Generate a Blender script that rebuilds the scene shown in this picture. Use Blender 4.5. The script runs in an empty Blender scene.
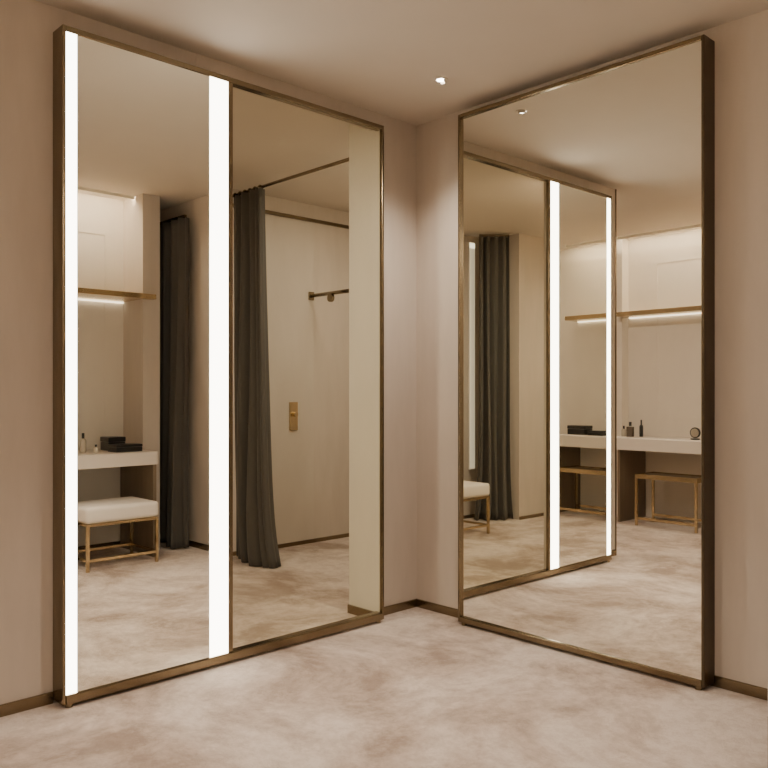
import bpy, bmesh, math, random
from mathutils import Vector, Matrix
random.seed(4)
C = bpy.context.scene.collection
H = 2.70

# ---------------------------------------------------------------- materials
def new_mat(name):
    m = bpy.data.materials.new(name); m.use_nodes = True
    nt = m.node_tree
    return m, nt, nt.nodes['Principled BSDF']

def plaster(name, c1, c2, rough=0.85, scale=(6, 6, 1.2), bump=0.04):
    m, nt, b = new_mat(name)
    tc = nt.nodes.new('ShaderNodeTexCoord'); mp = nt.nodes.new('ShaderNodeMapping')
    mp.inputs['Scale'].default_value = scale
    n = nt.nodes.new('ShaderNodeTexNoise'); n.inputs['Scale'].default_value = 2.0
    n.inputs['Detail'].default_value = 6; n.inputs['Roughness'].default_value = 0.6
    r = nt.nodes.new('ShaderNodeValToRGB')
    r.color_ramp.elements[0].position = 0.3; r.color_ramp.elements[0].color = (*c1, 1)
    r.color_ramp.elements[1].position = 0.7; r.color_ramp.elements[1].color = (*c2, 1)
    n2 = nt.nodes.new('ShaderNodeTexNoise'); n2.inputs['Scale'].default_value = 160
    bp = nt.nodes.new('ShaderNodeBump'); bp.inputs['Strength'].default_value = bump
    bp.inputs['Distance'].default_value = 0.01
    L = nt.links.new
    L(tc.outputs['Object'], mp.inputs[0]); L(mp.outputs[0], n.inputs['Vector']); L(n.outputs['Fac'], r.inputs[0])
    L(r.outputs[0], b.inputs['Base Color']); L(tc.outputs['Object'], n2.inputs['Vector'])
    L(n2.outputs['Fac'], bp.inputs['Height']); L(bp.outputs[0], b.inputs['Normal'])
    b.inputs['Roughness'].default_value = rough
    return m

def metal(name, c, rough=0.35, metallic=1.0):
    m, nt, b = new_mat(name)
    tc = nt.nodes.new('ShaderNodeTexCoord')
    n = nt.nodes.new('ShaderNodeTexNoise')
    n.inputs['Scale'].default_value = 1.5; n.inputs['Detail'].default_value = 1
    r = nt.nodes.new('ShaderNodeMapRange')
    r.inputs['To Min'].default_value = rough * 0.95; r.inputs['To Max'].default_value = rough * 1.05
    nt.links.new(tc.outputs['Object'], n.inputs['Vector']); nt.links.new(n.outputs['Fac'], r.inputs['Value'])
    nt.links.new(r.outputs[0], b.inputs['Roughness'])
    b.inputs['Base Color'].default_value = (*c, 1); b.inputs['Metallic'].default_value = metallic
    return m

def plain(name, c, rough=0.5, coat=0.0):
    m, nt, b = new_mat(name)
    b.inputs['Base Color'].default_value = (*c, 1); b.inputs['Roughness'].default_value = rough
    b.inputs['Coat Weight'].default_value = coat
    return m

def emit(name, c, s):
    m, nt, b = new_mat(name)
    b.inputs['Base Color'].default_value = (*c, 1)
    b.inputs['Emission Color'].default_value = (*c, 1); b.inputs['Emission Strength'].default_value = s
    return m

def carpet():
    m, nt, b = new_mat('carpet')
    L = nt.links.new
    tc = nt.nodes.new('ShaderNodeTexCoord')
    def noise(s, d, r, di=0):
        n = nt.nodes.new('ShaderNodeTexNoise'); n.inputs['Scale'].default_value = s; n.inputs['Detail'].default_value = d
        n.inputs['Roughness'].default_value = r; n.inputs['Distortion'].default_value = di
        L(tc.outputs['Object'], n.inputs['Vector']); return n
    n1 = noise(1.5, 15, 0.70, 0.4)
    r1 = nt.nodes.new('ShaderNodeValToRGB'); e = r1.color_ramp.elements
    e[0].position = 0.40; e[0].color = (0.37, 0.27, 0.205, 1)
    e[1].position = 0.58; e[1].color = (0.80, 0.685, 0.595, 1)
    k = e.new(0.48); k.color = (0.585, 0.465, 0.38, 1)
    n2 = noise(13, 13, 0.85, 0.1)
    r2 = nt.nodes.new('ShaderNodeValToRGB')
    r2.color_ramp.elements[0].position = 0.44; r2.color_ramp.elements[0].color = (0.70, 0.63, 0.57, 1)
    r2.color_ramp.elements[1].position = 0.54; r2.color_ramp.elements[1].color = (1, 1, 1, 1)
    mx = nt.nodes.new('ShaderNodeMix'); mx.data_type = 'RGBA'; mx.blend_type = 'MULTIPLY'; mx.inputs[0].default_value = 0.5
    n3 = noise(170, 3, 0.6)
    ad = nt.nodes.new('ShaderNodeMath'); ad.operation = 'MULTIPLY_ADD'; ad.inputs[1].default_value = 2.5
    bp = nt.nodes.new('ShaderNodeBump'); bp.inputs['Strength'].default_value = 0.7; bp.inputs['Distance'].default_value = 0.014
    L(n1.outputs['Fac'], r1.inputs[0]); L(n2.outputs['Fac'], r2.inputs[0])
    L(r1.outputs[0], mx.inputs[6]); L(r2.outputs[0], mx.inputs[7]); L(mx.outputs[2], b.inputs['Base Color'])
    L(n2.outputs['Fac'], ad.inputs[0]); L(n3.outputs['Fac'], ad.inputs[2]); L(ad.outputs[0], bp.inputs['Height'])
    L(bp.outputs[0], b.inputs['Normal'])
    b.inputs['Roughness'].default_value = 0.9; b.inputs['Sheen Weight'].default_value = 0.3
    b.inputs['Sheen Tint'].default_value = (1, .87, .78, 1)
    return m

def cloth(name, c, rough=0.9):
    m, nt, b = new_mat(name)
    tc = nt.nodes.new('ShaderNodeTexCoord'); n = nt.nodes.new('ShaderNodeTexNoise')
    n.inputs['Scale'].default_value = 300
    bp = nt.nodes.new('ShaderNodeBump'); bp.inputs['Strength'].default_value = 0.2; bp.inputs['Distance'].default_value = 0.003
    nt.links.new(tc.outputs['Object'], n.inputs['Vector']); nt.links.new(n.outputs['Fac'], bp.inputs['Height'])
    nt.links.new(bp.outputs[0], b.inputs['Normal'])
    b.inputs['Base Color'].default_value = (*c, 1); b.inputs['Roughness'].default_value = rough
    b.inputs['Sheen Weight'].default_value = 0.12; b.inputs['Sheen Tint'].default_value = (1, .9, .8, 1)
    return m

M = dict(
    wall=plaster('wall_plaster', (0.53, 0.46, 0.39), (0.58, 0.505, 0.43)),
    ceil=plaster('ceiling_paint', (0.63, 0.56, 0.48), (0.66, 0.59, 0.505), scale=(1, 1, 1)),
    niche=plaster('niche_panel', (0.70, 0.63, 0.54), (0.74, 0.67, 0.575), scale=(2, 2, 1)),
    pale=plaster('pale_panel', (0.76, 0.71, 0.60), (0.80, 0.75, 0.64), scale=(3, 3, 1)),
    door=plaster('door_lacquer', (0.54, 0.475, 0.40), (0.58, 0.515, 0.44), 0.6, (3, 3, 1)),
    carpet=carpet(),
    bronze=metal('satin_bronze', (0.25, 0.197, 0.128), 0.22),
    brass=metal('brushed_brass', (0.60, 0.47, 0.28), 0.20),
    body=metal('bronze_carcass', (0.11, 0.086, 0.058), 0.30),
    led=emit('warm_led', (1.0, 0.93, 0.79), 11.0),
    cove=emit('cove_led', (1.0, 0.86, 0.68), 150.0),
    wallled=emit('wall_led', (1.0, 0.90, 0.74), 0.45),
    wallled_top=emit('wall_led_cap', (1.0, 0.90, 0.74), 2.0),
    shelfled=emit('shelf_led', (1.0, 0.86, 0.66), 3.0),
    curtain=cloth('charcoal_curtain', (0.078, 0.070, 0.060)),
    cushion=cloth('cream_upholstery', (0.78, 0.71, 0.63)),
    desk=plain('ivory_lacquer', (0.72, 0.65, 0.57), 0.35),
    brown=plaster('brown_veneer', (0.17, 0.125, 0.08), (0.21, 0.155, 0.105), 0.5, (12, 12, 1)),
    black=plain('black_lacquer', (0.012, 0.012, 0.013), 0.3, 0.3),
    glass=plain('smoky_glass', (0.10, 0.075, 0.055), 0.08, 0.5),
    clear=plain('pale_glass', (0.55, 0.48, 0.38), 0.08, 0.5),
    lens=emit('downlight_lens', (1.0, 0.92, 0.80), 20.0),
    panel=emit('fill_panel_diffuser', (1.0, 0.89, 0.76), 3.0),  # glow of the added fill panels
    white=plain('white_enamel', (0.8, 0.76, 0.7), 0.5),
)
m, nt, b = new_mat('silvered_glass')
b.inputs['Base Color'].default_value = (0.95, 0.945, 0.87, 1); b.inputs['Metallic'].default_value = 1; b.inputs['Roughness'].default_value = 0.0
M['mirror'] = m
m, nt, b = new_mat('clear_pane')     # thin anti-reflective glass: tinted transparency
tr = nt.nodes.new('ShaderNodeBsdfTransparent'); tr.inputs[0].default_value = (0.97, 0.97, 0.91, 1)
nt.links.new(tr.outputs[0], nt.nodes['Material Output'].inputs[0])
M['pane'] = m

# ---------------------------------------------------------------- helpers
def box(bm, x0, x1, y0, y1, z0, z1, bev=0.0):
    t = bmesh.new()
    r = bmesh.ops.create_cube(t, size=1)
    for v in t.verts:
        v.co = Vector(((x0+x1)/2 + v.co.x*(x1-x0), (y0+y1)/2 + v.co.y*(y1-y0), (z0+z1)/2 + v.co.z*(z1-z0)))
    if bev: bmesh.ops.bevel(t, geom=t.edges[:], offset=bev, segments=3 if bev > .006 else 2, profile=0.6, affect='EDGES')
    me = bpy.data.meshes.new('tmp'); t.to_mesh(me); t.free(); bm.from_mesh(me); bpy.data.meshes.remove(me)
    return bm
def cyl(bm, p, r, h, axis='Z', seg=24, r2=None):
    t = bmesh.new()
    bmesh.ops.create_cone(t, cap_ends=True, segments=seg, radius1=r, radius2=r if r2 is None else r2, depth=h)
    rot = {'Z': Matrix(), 'X': Matrix.Rotation(math.pi/2, 4, 'Y'), 'Y': Matrix.Rotation(-math.pi/2, 4, 'X')}[axis]
    t.transform(Matrix.Translation(p) @ rot)
    me = bpy.data.meshes.new('tmp'); t.to_mesh(me); t.free(); bm.from_mesh(me); bpy.data.meshes.remove(me)
    return bm
def lathe(bm, p, prof, seg=28, cap=True):
    rings = []
    for r, z in prof:
        rings.append([bm.verts.new((p[0]+r*math.cos(2*math.pi*k/seg), p[1]+r*math.sin(2*math.pi*k/seg), p[2]+z)) for k in range(seg)])
    for a, b_ in zip(rings, rings[1:]):
        for k in range(seg): bm.faces.new((a[k], a[(k+1) % seg], b_[(k+1) % seg], b_[k]))
    if cap: bm.faces.new(rings[0][::-1]); bm.faces.new(rings[-1])
    return bm
def wloc(o):
    v = Vector((0, 0, 0))
    while o is not None: v += o.location; o = o.parent
    return v
def obj(name, bm, mat, parent=None, smooth=False):
    if parent is not None: bmesh.ops.translate(bm, vec=-wloc(parent), verts=bm.verts)
    bmesh.ops.recalc_face_normals(bm, faces=bm.faces)
    me = bpy.data.meshes.new(name); bm.to_mesh(me); bm.free(); me.materials.append(mat)
    if smooth:
        for p in me.polygons: p.use_smooth = True
    o = bpy.data.objects.new(name, me); C.objects.link(o)
    if parent is not None: o.parent = parent
    return o
def B(*a, **k): return box(bmesh.new(), *a, **k)
def thing(name, loc, label, cat, group=None):
    o = bpy.data.objects.new(name, None); o.empty_display_size = .1; C.objects.link(o); o.location = loc
    o['label'] = label; o['category'] = cat
    if group: o['group'] = group
    return o
def struct(name, bm, mat):
    o = obj(name, bm, mat); o['kind'] = 'structure'; return o
def copy_thing(r, loc, label):
    n = r.copy(); C.objects.link(n); n.location = loc; n['label'] = label
    for ch in list(r.children):
        c = ch.copy(); C.objects.link(c); c.parent = n
        for g in list(ch.children):
            d = g.copy(); C.objects.link(d); d.parent = c
    return n

# ---------------------------------------------------------------- room shell
struct('floor', B(-2.02, 4.02, -4.22, 1.42, -0.10, 0.0), M['carpet'])
struct('ceiling', B(-2.02, 4.02, -4.22, 1.42, H, H+0.10), M['ceil'])
struct('wall_left', B(-0.03, 0, -2.24, -1.400, 0, H), M['wall'])
struct('wall_left_corner', B(-0.163, 0, -0.357, 1.30, 0, H), M['pale'])
struct('wall_left_corner_lining', B(0.0, 0.004, -0.344, 0, 0, H), M['wall'])
struct('wall_left_jamb', B(0.0, 0.078, -0.357, -0.346, 0, 2.59), M['pale'])
struct('wall_left_header', B(-0.02, 0.004, -1.400, -0.344, 2.605, H), M['wall'])
struct('wall_right', B(0.004, 3.12, 0, 0.12, 0, H), M['wall'])
struct('wall_niche_pier', B(2.68, 3.12, -0.38, -0.24, 0, H), M['wall'])
struct('wall_passage_end', B(3.12, 3.24, -0.38, 0.12, 0, H), M['wall'])
struct('wall_niche_back', B(3.00, 3.12, -1.05, -0.38, 0, H), M['niche'])
struct('wall_niche_side', B(2.72, 3.90, -1.20, -1.05, 0, H), M['niche'])
struct('wall_far_right', B(3.90, 4.02, -4.10, -1.05, 0, H), M['wall'])
struct('wall_back', B(-1.50, 4.02, -4.22, -4.10, 0, H), M['niche'])
struct('wall_alcove_end', B(-1.90, -1.50, -4.22, -3.04, 0, H), M['wall'])
struct('wall_alcove_pier', B(-1.50, -0.98, -4.10, -3.98, 0, H), M['niche'])
struct('wall_far_left', B(-2.02, -1.90, -4.22, 1.42, 0, H), M['wall'])
struct('wall_fitting_end', B(-1.90, 0, 1.30, 1.42, 0, H), M['wall'])
bh, bt = 0.045, 0.012
struct('baseboard_left', B(0.004, 0.004+bt, -0.344, 0, 0, bh, bev=.003), M['bronze'])
struct('baseboard_left_front', B(0, bt, -2.24, -2.03, 0, bh, bev=.003), M['bronze'])
struct('baseboard_reveal', B(-0.163, 0.05, -0.357-bt, -0.357, 0, bh), M['bronze'])
struct('baseboard_right', B(0.004+bt, 3.12, -bt, 0, 0, bh, bev=.003), M['bronze'])
struct('baseboard_niche', B(3.0-bt, 3.0, -1.05, -0.38, 0, bh), M['bronze'])
struct('baseboard_far_left', B(-1.90, -1.90+bt, -3.04, 1.30, 0, .03), M['bronze'])
struct('baseboard_alcove', B(-1.50, -1.50+bt, -3.98, -3.04, 0, .03), M['bronze'])
struct('baseboard_back', B(1.78, 3.9, -4.10, -4.10+bt, 0, bh), M['bronze'])
struct('trim_1', B(-1.90, -1.88, -0.6, 1.30, 2.56, 2.585), M['bronze'])
struct('trim_4', B(-0.034, 0.004, -2.252, -2.236, 0, H), M['bronze'])
# door in the fitting room's far wall
d = struct('door_1', B(-1.90, -1.885, 0.30, 0.78, 0.032, 2.55, bev=.002), M['door'])
hp = obj('handle_plate', B(-1.885, -1.870, 0.535, 0.610, 0.905, 1.125, bev=.003), M['brass'], d)
obj('handle_knob', cyl(bmesh.new(), (-1.855, 0.572, 1.03), 0.018, 0.03, 'X'), M['brass'], hp)
bm = bmesh.new(); z0, z1, w_ = 0.95, 2.42, .012
box(bm, 2.996, 3.0, -0.92, -0.52, z0, z0+w_); box(bm, 2.996, 3.0, -0.92, -0.52, z1-w_, z1)
box(bm, 2.996, 3.0, -0.92, -0.92+w_, z0+w_, z1-w_); box(bm, 2.996, 3.0, -0.52-w_, -0.52, z0+w_, z1-w_)
struct('trim_2', bm, M['niche'])
bm = bmesh.new(); z0, z1 = 0.95, 2.44
box(bm, -0.68, 0.24, -4.10, -4.096, z0, z0+w_); box(bm, -0.68, 0.24, -4.10, -4.096, z1-w_, z1)
box(bm, -0.68, -0.68+w_, -4.10, -4.096, z0+w_, z1-w_); box(bm, 0.24-w_, 0.24, -4.10, -4.096, z0+w_, z1-w_)
struct('trim_3', bm, M['niche'])

# ---------------------------------------------------------------- lit mirror unit on the left wall
w = 0.013
y0, y1, z0, z1 = -2.030, -0.344, 0.014, 2.598
gz0, gz1 = z0+.038, z1-.024
t = thing('wall_mirror', (0.05, (y0+y1)/2, 0), 'tall frame with mirror left, clear glass right and two glowing vertical light strips on left wall', 'mirror')
obj('backing', B(0.004, 0.080, y0+.004, -1.400, z0+.004, z1-.004), M['body'], t)
obj('light_housing', B(0.072, 0.082, -1.398, -1.290, gz0, gz1), M['body'], t)
obj('frame_side', B(0.002, 0.10, y0, y0+w, z0, z1, bev=.003), M['bronze'], t)
obj('frame_side', B(0.079, 0.10, y1-w, y1, z0, z1, bev=.003), M['bronze'], t)
obj('top_rail', B(0.060, 0.10, y0+w, y1-w, gz1, z1, bev=.003), M['bronze'], t)
obj('bottom_rail', B(0.055, 0.104, y0+w, y1-w, z0, gz0, bev=.005), M['bronze'], t)
obj('mullion', B(0.080, 0.10, -1.297, -1.273, gz0, gz1, bev=.003), M['bronze'], t)
obj('mirror_pane', B(0.082, 0.096, -1.974, -1.389, gz0, gz1), M['mirror'], t)
obj('glass_pane', B(0.088, 0.092, -1.273, y1-w, gz0, gz1), M['pane'], t)  # clear glass onto the room built behind, standing in for a reflection
obj('light_strip', B(0.082, 0.098, y0+w, -1.974, gz0, gz1), M['led'], t)
obj('light_strip', B(0.082, 0.098, -1.389, -1.297, gz0, gz1), M['led'], t)
for yy in (y0+.03, y1-.03):
    obj('foot', cyl(bmesh.new(), (0.085, yy, 0.0075), 0.014, 0.015), M['bronze'], t)
# ---------------------------------------------------------------- plain mirror on the right wall
x0, x1, z0, z1 = 0.397, 1.700, 0.014, 2.640
t = thing('wall_mirror', ((x0+x1)/2, -0.05, 0), 'tall single-pane mirror in thin bronze frame on right wall, no lights', 'mirror')
obj('backing', B(x0+.004, x1-.004, -0.068, -0.004, z0+.004, z1-.004), M['body'], t)
obj('frame_side', B(x0, x0+w, -0.10, -0.002, z0, z1, bev=.003), M['bronze'], t)
obj('frame_side', B(x1-w, x1, -0.10, -0.002, z0, z1, bev=.003), M['body'], t)
obj('top_rail', B(x0+w, x1-w, -0.10, -0.002, z1-.020, z1, bev=.003), M['bronze'], t)
obj('bottom_rail', B(x0+w, x1-w, -0.10, -0.002, z0, z0+.030, bev=.005), M['bronze'], t)
# the pane sits a hair out of parallel in its frame (about half a degree)
bm = B(x0+w, x1-w, -0.090, -0.080, z0+.030, z1-.020)
pc = Vector(((x0+x1)/2, -0.09, 0))
bm.transform(Matrix.Translation(pc) @ Matrix.Rotation(math.radians(-0.50), 4, 'Z') @ Matrix.Translation(-pc))
obj('mirror_pane', bm, M['mirror'], t)
for xx in (x0+.03, x1-.03):
    obj('foot', cyl(bmesh.new(), (xx, -0.085, 0.0075), 0.014, 0.015), M['bronze'], t)

# ---------------------------------------------------------------- ceiling lights: corner downlight, plus added fill lamps
WARM = (1, .88, .745)
def downlight(x, y, power, size, label):
    t = thing('downlight', (x, y, H), label, 'ceiling light')
    obj('trim_ring', lathe(bmesh.new(), (x, y, H), [(0.034, -0.001), (0.032, -0.005), (0.022, -0.006), (0.020, -0.001)], cap=False), M['ceil'], t, True)
    obj('lens', cyl(bmesh.new(), (x, y, H-.004), 0.019, 0.006), M['lens'], t)
    # added curved shield, hides the lens from the right mirror
    bm = bmesh.new(); prev = None
    for k in range(21):
        a = math.radians(62-70 + 140*k/20)
        vs = [bm.verts.new((x+r_*math.cos(a), y+r_*math.sin(a), H+z_)) for r_, z_ in ((.0205, -.002), (.0205, -.018), (.0225, -.018), (.0225, -.002))]
        if prev:
            for q in range(4): bm.faces.new((prev[q], vs[q], vs[(q+1) % 4], prev[(q+1) % 4]))
        prev = vs
    obj('added_lens_shield', bm, M['ceil'], t)
    l = bpy.data.lights.new('spot', 'SPOT'); l.energy = power; l.spot_size = size; l.spot_blend = 1; l.shadow_soft_size = .02; l.color = WARM
    o = bpy.data.objects.new('spot_lamp', l); C.objects.link(o); o.location = (x, y, H-.05)
downlight(0.553, -0.403, 85, 2.1, 'small round recessed downlight in ceiling above the corner')
downlight(1.30, -1.50, 190, 1.45, 'added unseen downlight over the middle of the room')  # added lamp out of view, brightens the middle of the floor
def fill_panel(xa, xb, ya, yb, power, label):  # invented ceiling panels, placed out of sight as fill light
    t = thing('added_fill_panel', ((xa+xb)/2, (ya+yb)/2, H), label, 'ceiling light')
    obj('frame', B(xa, xb, ya, yb, H-.03, H, bev=.003), M['white'], t)
    obj('diffuser', B(xa+.02, xb-.02, ya+.02, yb-.02, H-.034, H-.030), M['panel'], t)
    l = bpy.data.lights.new('area', 'AREA'); l.shape = 'RECTANGLE'; l.size = xb-xa-.06; l.size_y = yb-ya-.06; l.energy = power; l.color = WARM
    o = bpy.data.objects.new('area_lamp', l); C.objects.link(o); o.location = ((xa+xb)/2, (ya+yb)/2, H-.04)
fill_panel(3.14, 3.86, -3.36, -2.64, 26, 'added unseen fill light panel on the ceiling opposite both mirrors')  # added general room fill near the camera
fill_panel(-0.80, -0.35, 0.38, 0.95, 19, 'added hidden fill light panel inside the curtained fitting room')  # added fill for the fitting room, hidden by the jamb
fill_panel(-0.34, -0.10, -2.22, -1.84, 32, 'added hidden fill light panel behind the lit mirror partition')  # added fill for the space behind the partition
t = thing('wall_light', (-1.895, -2.815, 0.46), 'slim vertical wall light left of the alcove curtain, brightest at its top', 'wall light')
obj('channel', B(-1.899, -1.890, -2.855, -2.775, 0.46, 2.64), M['white'], t)
obj('light_strip', B(-1.890, -1.884, -2.850, -2.780, 0.47, 2.58), M['wallled'], t)
obj('lamp_cap', B(-1.890, -1.884, -2.850, -2.780, 2.58, 2.63), M['wallled_top'], t)

# ---------------------------------------------------------------- dressing table in the niche (seen in left mirror)
t = thing('dressing_table', (2.72, -0.72, 0), 'ivory dressing table with dark side panels in the narrow niche', 'dressing table')
obj('tabletop', B(2.44, 2.998, -1.045, -0.385, 0.675, 0.77, bev=.004), M['desk'], t)
obj('side_panel', B(2.455, 2.98, -0.415, -0.388, 0, 0.675), M['brown'], t)
obj('side_panel', B(2.455, 2.98, -1.04, -1.015, 0, 0.675), M['brown'], t)
t = thing('wall_shelf', (2.82, -0.7, 1.90), 'short brass wall shelf with underside light above narrow niche table', 'shelf')
bm = B(2.62, 2.998, -1.045, -0.385, 1.902, 1.940, bev=.004); box(bm, 2.62, 2.678, -0.387, -0.30, 1.902, 1.940, bev=.004)
obj('board', bm, M['brass'], t)
obj('light_strip', B(2.975, 2.996, -1.04, -0.39, 1.894, 1.902), M['shelfled'], t)
t = thing('wall_shelf', (0.39, -3.98, 1.93), 'long brass wall shelf with underside light above the long table', 'shelf')
obj('board', B(-0.97, 1.75, -4.098, -3.86, 1.930, 1.972, bev=.004), M['brass'], t)
obj('light_strip', B(-0.96, 1.74, -4.096, -4.075, 1.922, 1.930), M['shelfled'], t)
def cove(bx, led, label):
    t = thing('cove_light', ((bx[0]+bx[1])/2, (bx[2]+bx[3])/2, bx[4]), label, 'cove light')
    obj('fascia', B(*bx), M['pale'], t)
    obj('light_strip', B(*led), M['cove'], t)
cove((2.800, 2.806, -1.045, -0.385, 2.674, H-.001), (2.812, 2.830, -1.04, -0.39, 2.688, 2.698), 'hidden cove light washing the narrow niche wall')
cove((-0.97, 1.75, -3.886, -3.88, 2.674, H-.001), (-0.96, 1.74, -3.91, -3.892, 2.688, 2.698), 'long hidden cove light washing the back wall')

# long dressing table on the back wall (seen in right mirror)
t = thing('dressing_table', (0.25, -3.85, 0), 'long ivory dressing table along the back wall with dark dividing panels', 'dressing table')
obj('tabletop', B(-0.975, 1.75, -4.095, -3.60, 0.67, 0.78, bev=.004), M['desk'], t)
for xx in (-0.80, 0.50, 1.725):
    obj('side_panel', B(xx-.01, xx+.01, -4.09, -3.62, 0, 0.67), M['brown'], t)

# ---------------------------------------------------------------- stools and benches
def stool(cx, cy, lx, ly, label):
    t = thing('stool', (cx, cy, 0), label, 'stool')
    xa, xb, ya, yb = cx-lx/2, cx+lx/2, cy-ly/2, cy+ly/2
    obj('cushion', B(xa-.005, xb+.005, ya-.005, yb+.005, 0.320, 0.430, bev=.028), M['cushion'], t, True)
    s = .019
    bm = bmesh.new()
    box(bm, xa, xb, ya, ya+s, .302, .320); box(bm, xa, xb, yb-s, yb, .302, .320)
    box(bm, xa, xa+s, ya+s, yb-s, .302, .320); box(bm, xb-s, xb, ya+s, yb-s, .302, .320)
    obj('seat_frame', bm, M['brass'], t)
    for a in (xa, xb-s):
        for c in (ya, yb-s): obj('leg', B(a, a+s, c, c+s, 0, .302), M['brass'], t)
    for c in (ya, yb-s): obj('stretcher', B(xa+s, xb-s, c+.001, c+s-.001, .065, .083), M['brass'], t)
    for a in (xa, xb-s): obj('stretcher', B(a+.001, a+s-.001, ya+s, yb-s, .065, .083), M['brass'], t)
    return t
st = stool(2.48, -0.725, 0.40, 0.52, 'cream cushioned stool with brass frame at the narrow niche table')
copy_thing(st, (-1.41, -2.00, 0), 'cream cushioned brass stool standing alone near the alcove curtain')
def bench(cx, cy, label):
    t = thing('bench', (cx, cy, 0), label, 'bench', 'brass benches under the long dressing table')
    xa, xb, ya, yb, s = cx-.29, cx+.29, cy-.16, cy+.16, .02
    obj('seat', B(xa+s, xb-s, ya+s, yb-s, .435, .455), M['brown'], t)
    bm = bmesh.new()
    box(bm, xa, xb, ya, ya+s, .425, .465); box(bm, xa, xb, yb-s, yb, .425, .465)
    box(bm, xa, xa+s, ya+s, yb-s, .425, .465); box(bm, xb-s, xb, ya+s, yb-s, .425, .465)
    obj('seat_frame', bm, M['brass'], t)
    for a in (xa, xb-s):
        for c in (ya, yb-s): obj('leg', B(a, a+s, c, c+s, 0, .425), M['brass'], t)
    for c in (ya, yb-s): obj('stretcher', B(xa+s, xb-s, c+.001, c+s-.001, .055, .078), M['brass'], t)
    return t
bn = bench(-0.31, -3.72, 'open brass framed bench under the left bay of the long table')
copy_thing(bn, (1.34, -3.72, 0), 'open brass framed bench under the right bay of the long table')

# ---------------------------------------------------------------- curtains
def curtain(p0, p1, folds, amp, zb, zt, label, flare=.06, anchor=.5, rail=None, seed=1, sway=.07):
    random.seed(seed)
    p0 = Vector((*p0, 0)); p1 = Vector((*p1, 0)); d = (p1-p0); n = Vector((-d.y, d.x, 0)).normalized()
    mid = (p0+p1)/2
    t = thing('curtain', (mid.x, mid.y, 0), label, 'curtain')
    bm = bmesh.new(); NU, NV = folds*18, 40
    ks = [0]
    for _ in range(folds): ks.append(ks[-1] + random.uniform(.4, 1.9))
    ks = [k/ks[-1] for k in ks]
    am = [random.uniform(.35, 1.4) for _ in range(folds+1)]
    ph = [random.uniform(0, 6) for _ in range(folds+1)]
    grid = []
    for j in range(NV+1):
        v = j/NV; row = []
        for i in range(NU+1):
            q = i/NU*folds; a0 = int(min(q, folds-1)); f = q-a0
            u = ks[a0]*(1-f) + ks[a0+1]*f
            s_ = math.sin(2*math.pi*f) + .3*math.sin(4*math.pi*f+ph[0])*(1-v)*math.sin(math.pi*f)
            wob = 0.55*math.sin(2.6*v + 6*u + ph[1])*(1-v)
            a = amp*(am[a0]*(1-f)+am[a0+1]*f)*(0.75+.45*(1-v))
            fl = flare*(.2*(1-v) + .8*(1-v)**9)
            sp = (u-anchor)*(1 + fl) + anchor + .018*math.sin(4*math.pi*f+ph[2])*(1-v) + sway*math.sin(3*v+7*u+ph[1])*(1-v)*u*(1-u)*4
            row.append(bm.verts.new(p0 + d*sp + n*(a*(s_*.85+wob)) + Vector((0, 0, zb+(zt-zb)*v))))
        grid.append(row)
    for j in range(NV):
        for i in range(NU): bm.faces.new((grid[j][i], grid[j][i+1], grid[j+1][i+1], grid[j+1][i]))
    o = obj('fabric', bm, M['curtain'], t, True)
    s = o.modifiers.new('s', 'SOLIDIFY'); s.thickness = .004
    if rail:
        obj('rod', cyl(bmesh.new(), ((rail[0]+rail[1])/2, p0.y, zt+.012), .011, rail[1]-rail[0], 'X', 16), M['bronze'], t, True)
        for e in rail: obj('bracket', cyl(bmesh.new(), (e+(.006 if e == rail[0] else -.006), p0.y, zt+.012), .022, .012, 'X', 20), M['bronze'], t)
        for k in range(6):
            q = p0 + d*(.06+.17*k)
            obj('ring', cyl(bmesh.new(), (q.x, q.y, zt+.012), .018, .006, 'X', 16), M['bronze'], t)
    else:
        ang = math.atan2(d.y, d.x); L = d.length
        bm = bmesh.new(); box(bm, -L/2, L/2, -.010, .010, zt+.001, zt+.02)
        bm.transform(Matrix.Translation(mid) @ Matrix.Rotation(ang, 4, 'Z'))
        obj('rail', bm, M['bronze'], t)
    return t
curtain((-1.84, 0.0), (-1.475, 0.0), 5, 0.052, 0.004, 2.62, 'charcoal curtain gathered at one end of fitting room rod', flare=.40, anchor=0, rail=(-1.899, -0.165), seed=12)
curtain((2.54, -0.10), (3.05, -0.10), 5, 0.050, 0.012, 2.54, 'charcoal floor-length curtain filling the gap beside the narrow niche', flare=.0, seed=21)
curtain((-1.73, -2.73), (-1.54, -2.94), 4, 0.045, 0.008, 2.66, 'charcoal floor-length curtain at the alcove corner behind a stool', flare=.30, seed=5)

# ---------------------------------------------------------------- garment rail in the fitting room
t = thing('garment_rail', (-1.885, 0.76, 1.96), 'slim bronze garment rail with round hook on fitting room wall', 'garment rail')
obj('wall_plate', B(-1.885, -1.872, 0.725, 0.775, 1.935, 2.0, bev=.002), M['bronze'], t)
obj('bar', cyl(bmesh.new(), (-1.572, 0.75, 1.968), .015, .60, 'X', 16), M['bronze'], t, True)
obj('hook', cyl(bmesh.new(), (-1.62, 0.735, 1.93), .032, .022, 'Y'), M['bronze'], t)
obj('end_knob', cyl(bmesh.new(), (-1.262, 0.75, 1.968), .022, .02, 'X'), M['bronze'], t)

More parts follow.
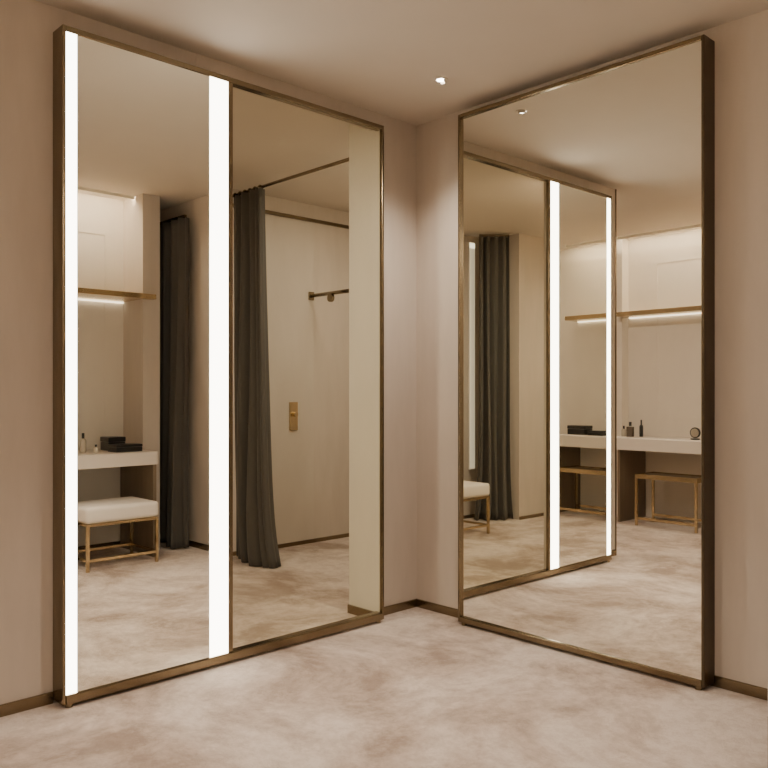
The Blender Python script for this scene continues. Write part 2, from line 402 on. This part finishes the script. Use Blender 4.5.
# ---------------------------------------------------------------- small things on the tables
def bottle(x, y, z, r, h, mat, label, square=False):
    t = thing('bottle', (x, y, z), label, 'bottle', 'toiletry bottles on the tables')
    if square: obj('body', B(x-r, x+r, y-r*.7, y+r*.7, z, z+h*.68, bev=.004), mat, t)
    else: obj('body', lathe(bmesh.new(), (x, y, z), [(r*.9, 0), (r, .006), (r, h*.6), (r*.8, h*.68), (r*.35, h*.72)]), mat, t, True)
    obj('cap', cyl(bmesh.new(), (x, y, z+h*.86), r*.42, h*.28), M['black'], t)
def boxy(x, y, z, lx, ly, h, label):
    t = thing('jewellery_box', (x, y, z), label, 'box')
    obj('body', B(x-lx/2, x+lx/2, y-ly/2, y+ly/2, z, z+h*.62, bev=.003), M['black'], t)
    obj('lid', B(x-lx/2-.002, x+lx/2+.002, y-ly/2-.002, y+ly/2+.002, z+h*.64, z+h, bev=.004), M['black'], t)
zt = 0.77
bottle(2.70, -0.83, zt, .022, .14, M['clear'], 'small pale glass bottle on the narrow niche table')
bottle(2.60, -0.78, zt, .018, .06, M['clear'], 'short round pale jar on the narrow niche table')
boxy(2.60, -0.56, zt, .14, .20, .055, 'low wide black box on the narrow niche table')
boxy(2.80, -0.56, zt, .14, .13, .10, 'taller black box behind the low one on the niche table')
zt = 0.78
bottle(-0.82, -3.86, zt, .030, .14, M['glass'], 'dark square bottle on the long table', True)
bottle(-0.90, -3.88, zt, .022, .10, M['clear'], 'shorter pale bottle beside the dark square bottle')
bottle(-0.74, -3.92, zt, .018, .16, M['black'], 'slim tall black bottle on the long table')
boxy(1.57, -3.86, zt, .20, .14, .09, 'black box on the right end of the long table')
boxy(1.35, -3.84, zt, .16, .12, .045, 'flat black box beside the taller box on the long table')
t = thing('table_mirror', (-0.17, -3.84, zt), 'small round black table mirror on the long dressing table', 'table mirror')
obj('base', cyl(bmesh.new(), (-0.17, -3.84, zt+.006), .04, .012), M['black'], t)
obj('rim', cyl(bmesh.new(), (-0.17, -3.84, zt+.062), .048, .014, 'Y'), M['black'], t)
obj('glass', cyl(bmesh.new(), (-0.17, -3.832, zt+.062), .038, .004, 'Y'), M['mirror'], t)

w = bpy.data.worlds.new('World'); bpy.context.scene.world = w; w.use_nodes = True
w.node_tree.nodes['Background'].inputs[0].default_value = (1, .85, .7, 1)
w.node_tree.nodes['Background'].inputs[1].default_value = 0.05

# ---------------------------------------------------------------- camera
cam = bpy.data.cameras.new('camera'); co = bpy.data.objects.new('camera', cam); C.objects.link(co)
cam.sensor_width = 36; cam.lens = 804/768*36; cam.shift_y = 8/768; cam.clip_start = .02
co.location = (3.139, -3.258, 1.204)
F = Vector((-0.722, 0.692, 0))
co.rotation_euler = F.to_track_quat('-Z', 'Y').to_euler()
bpy.context.scene.camera = co
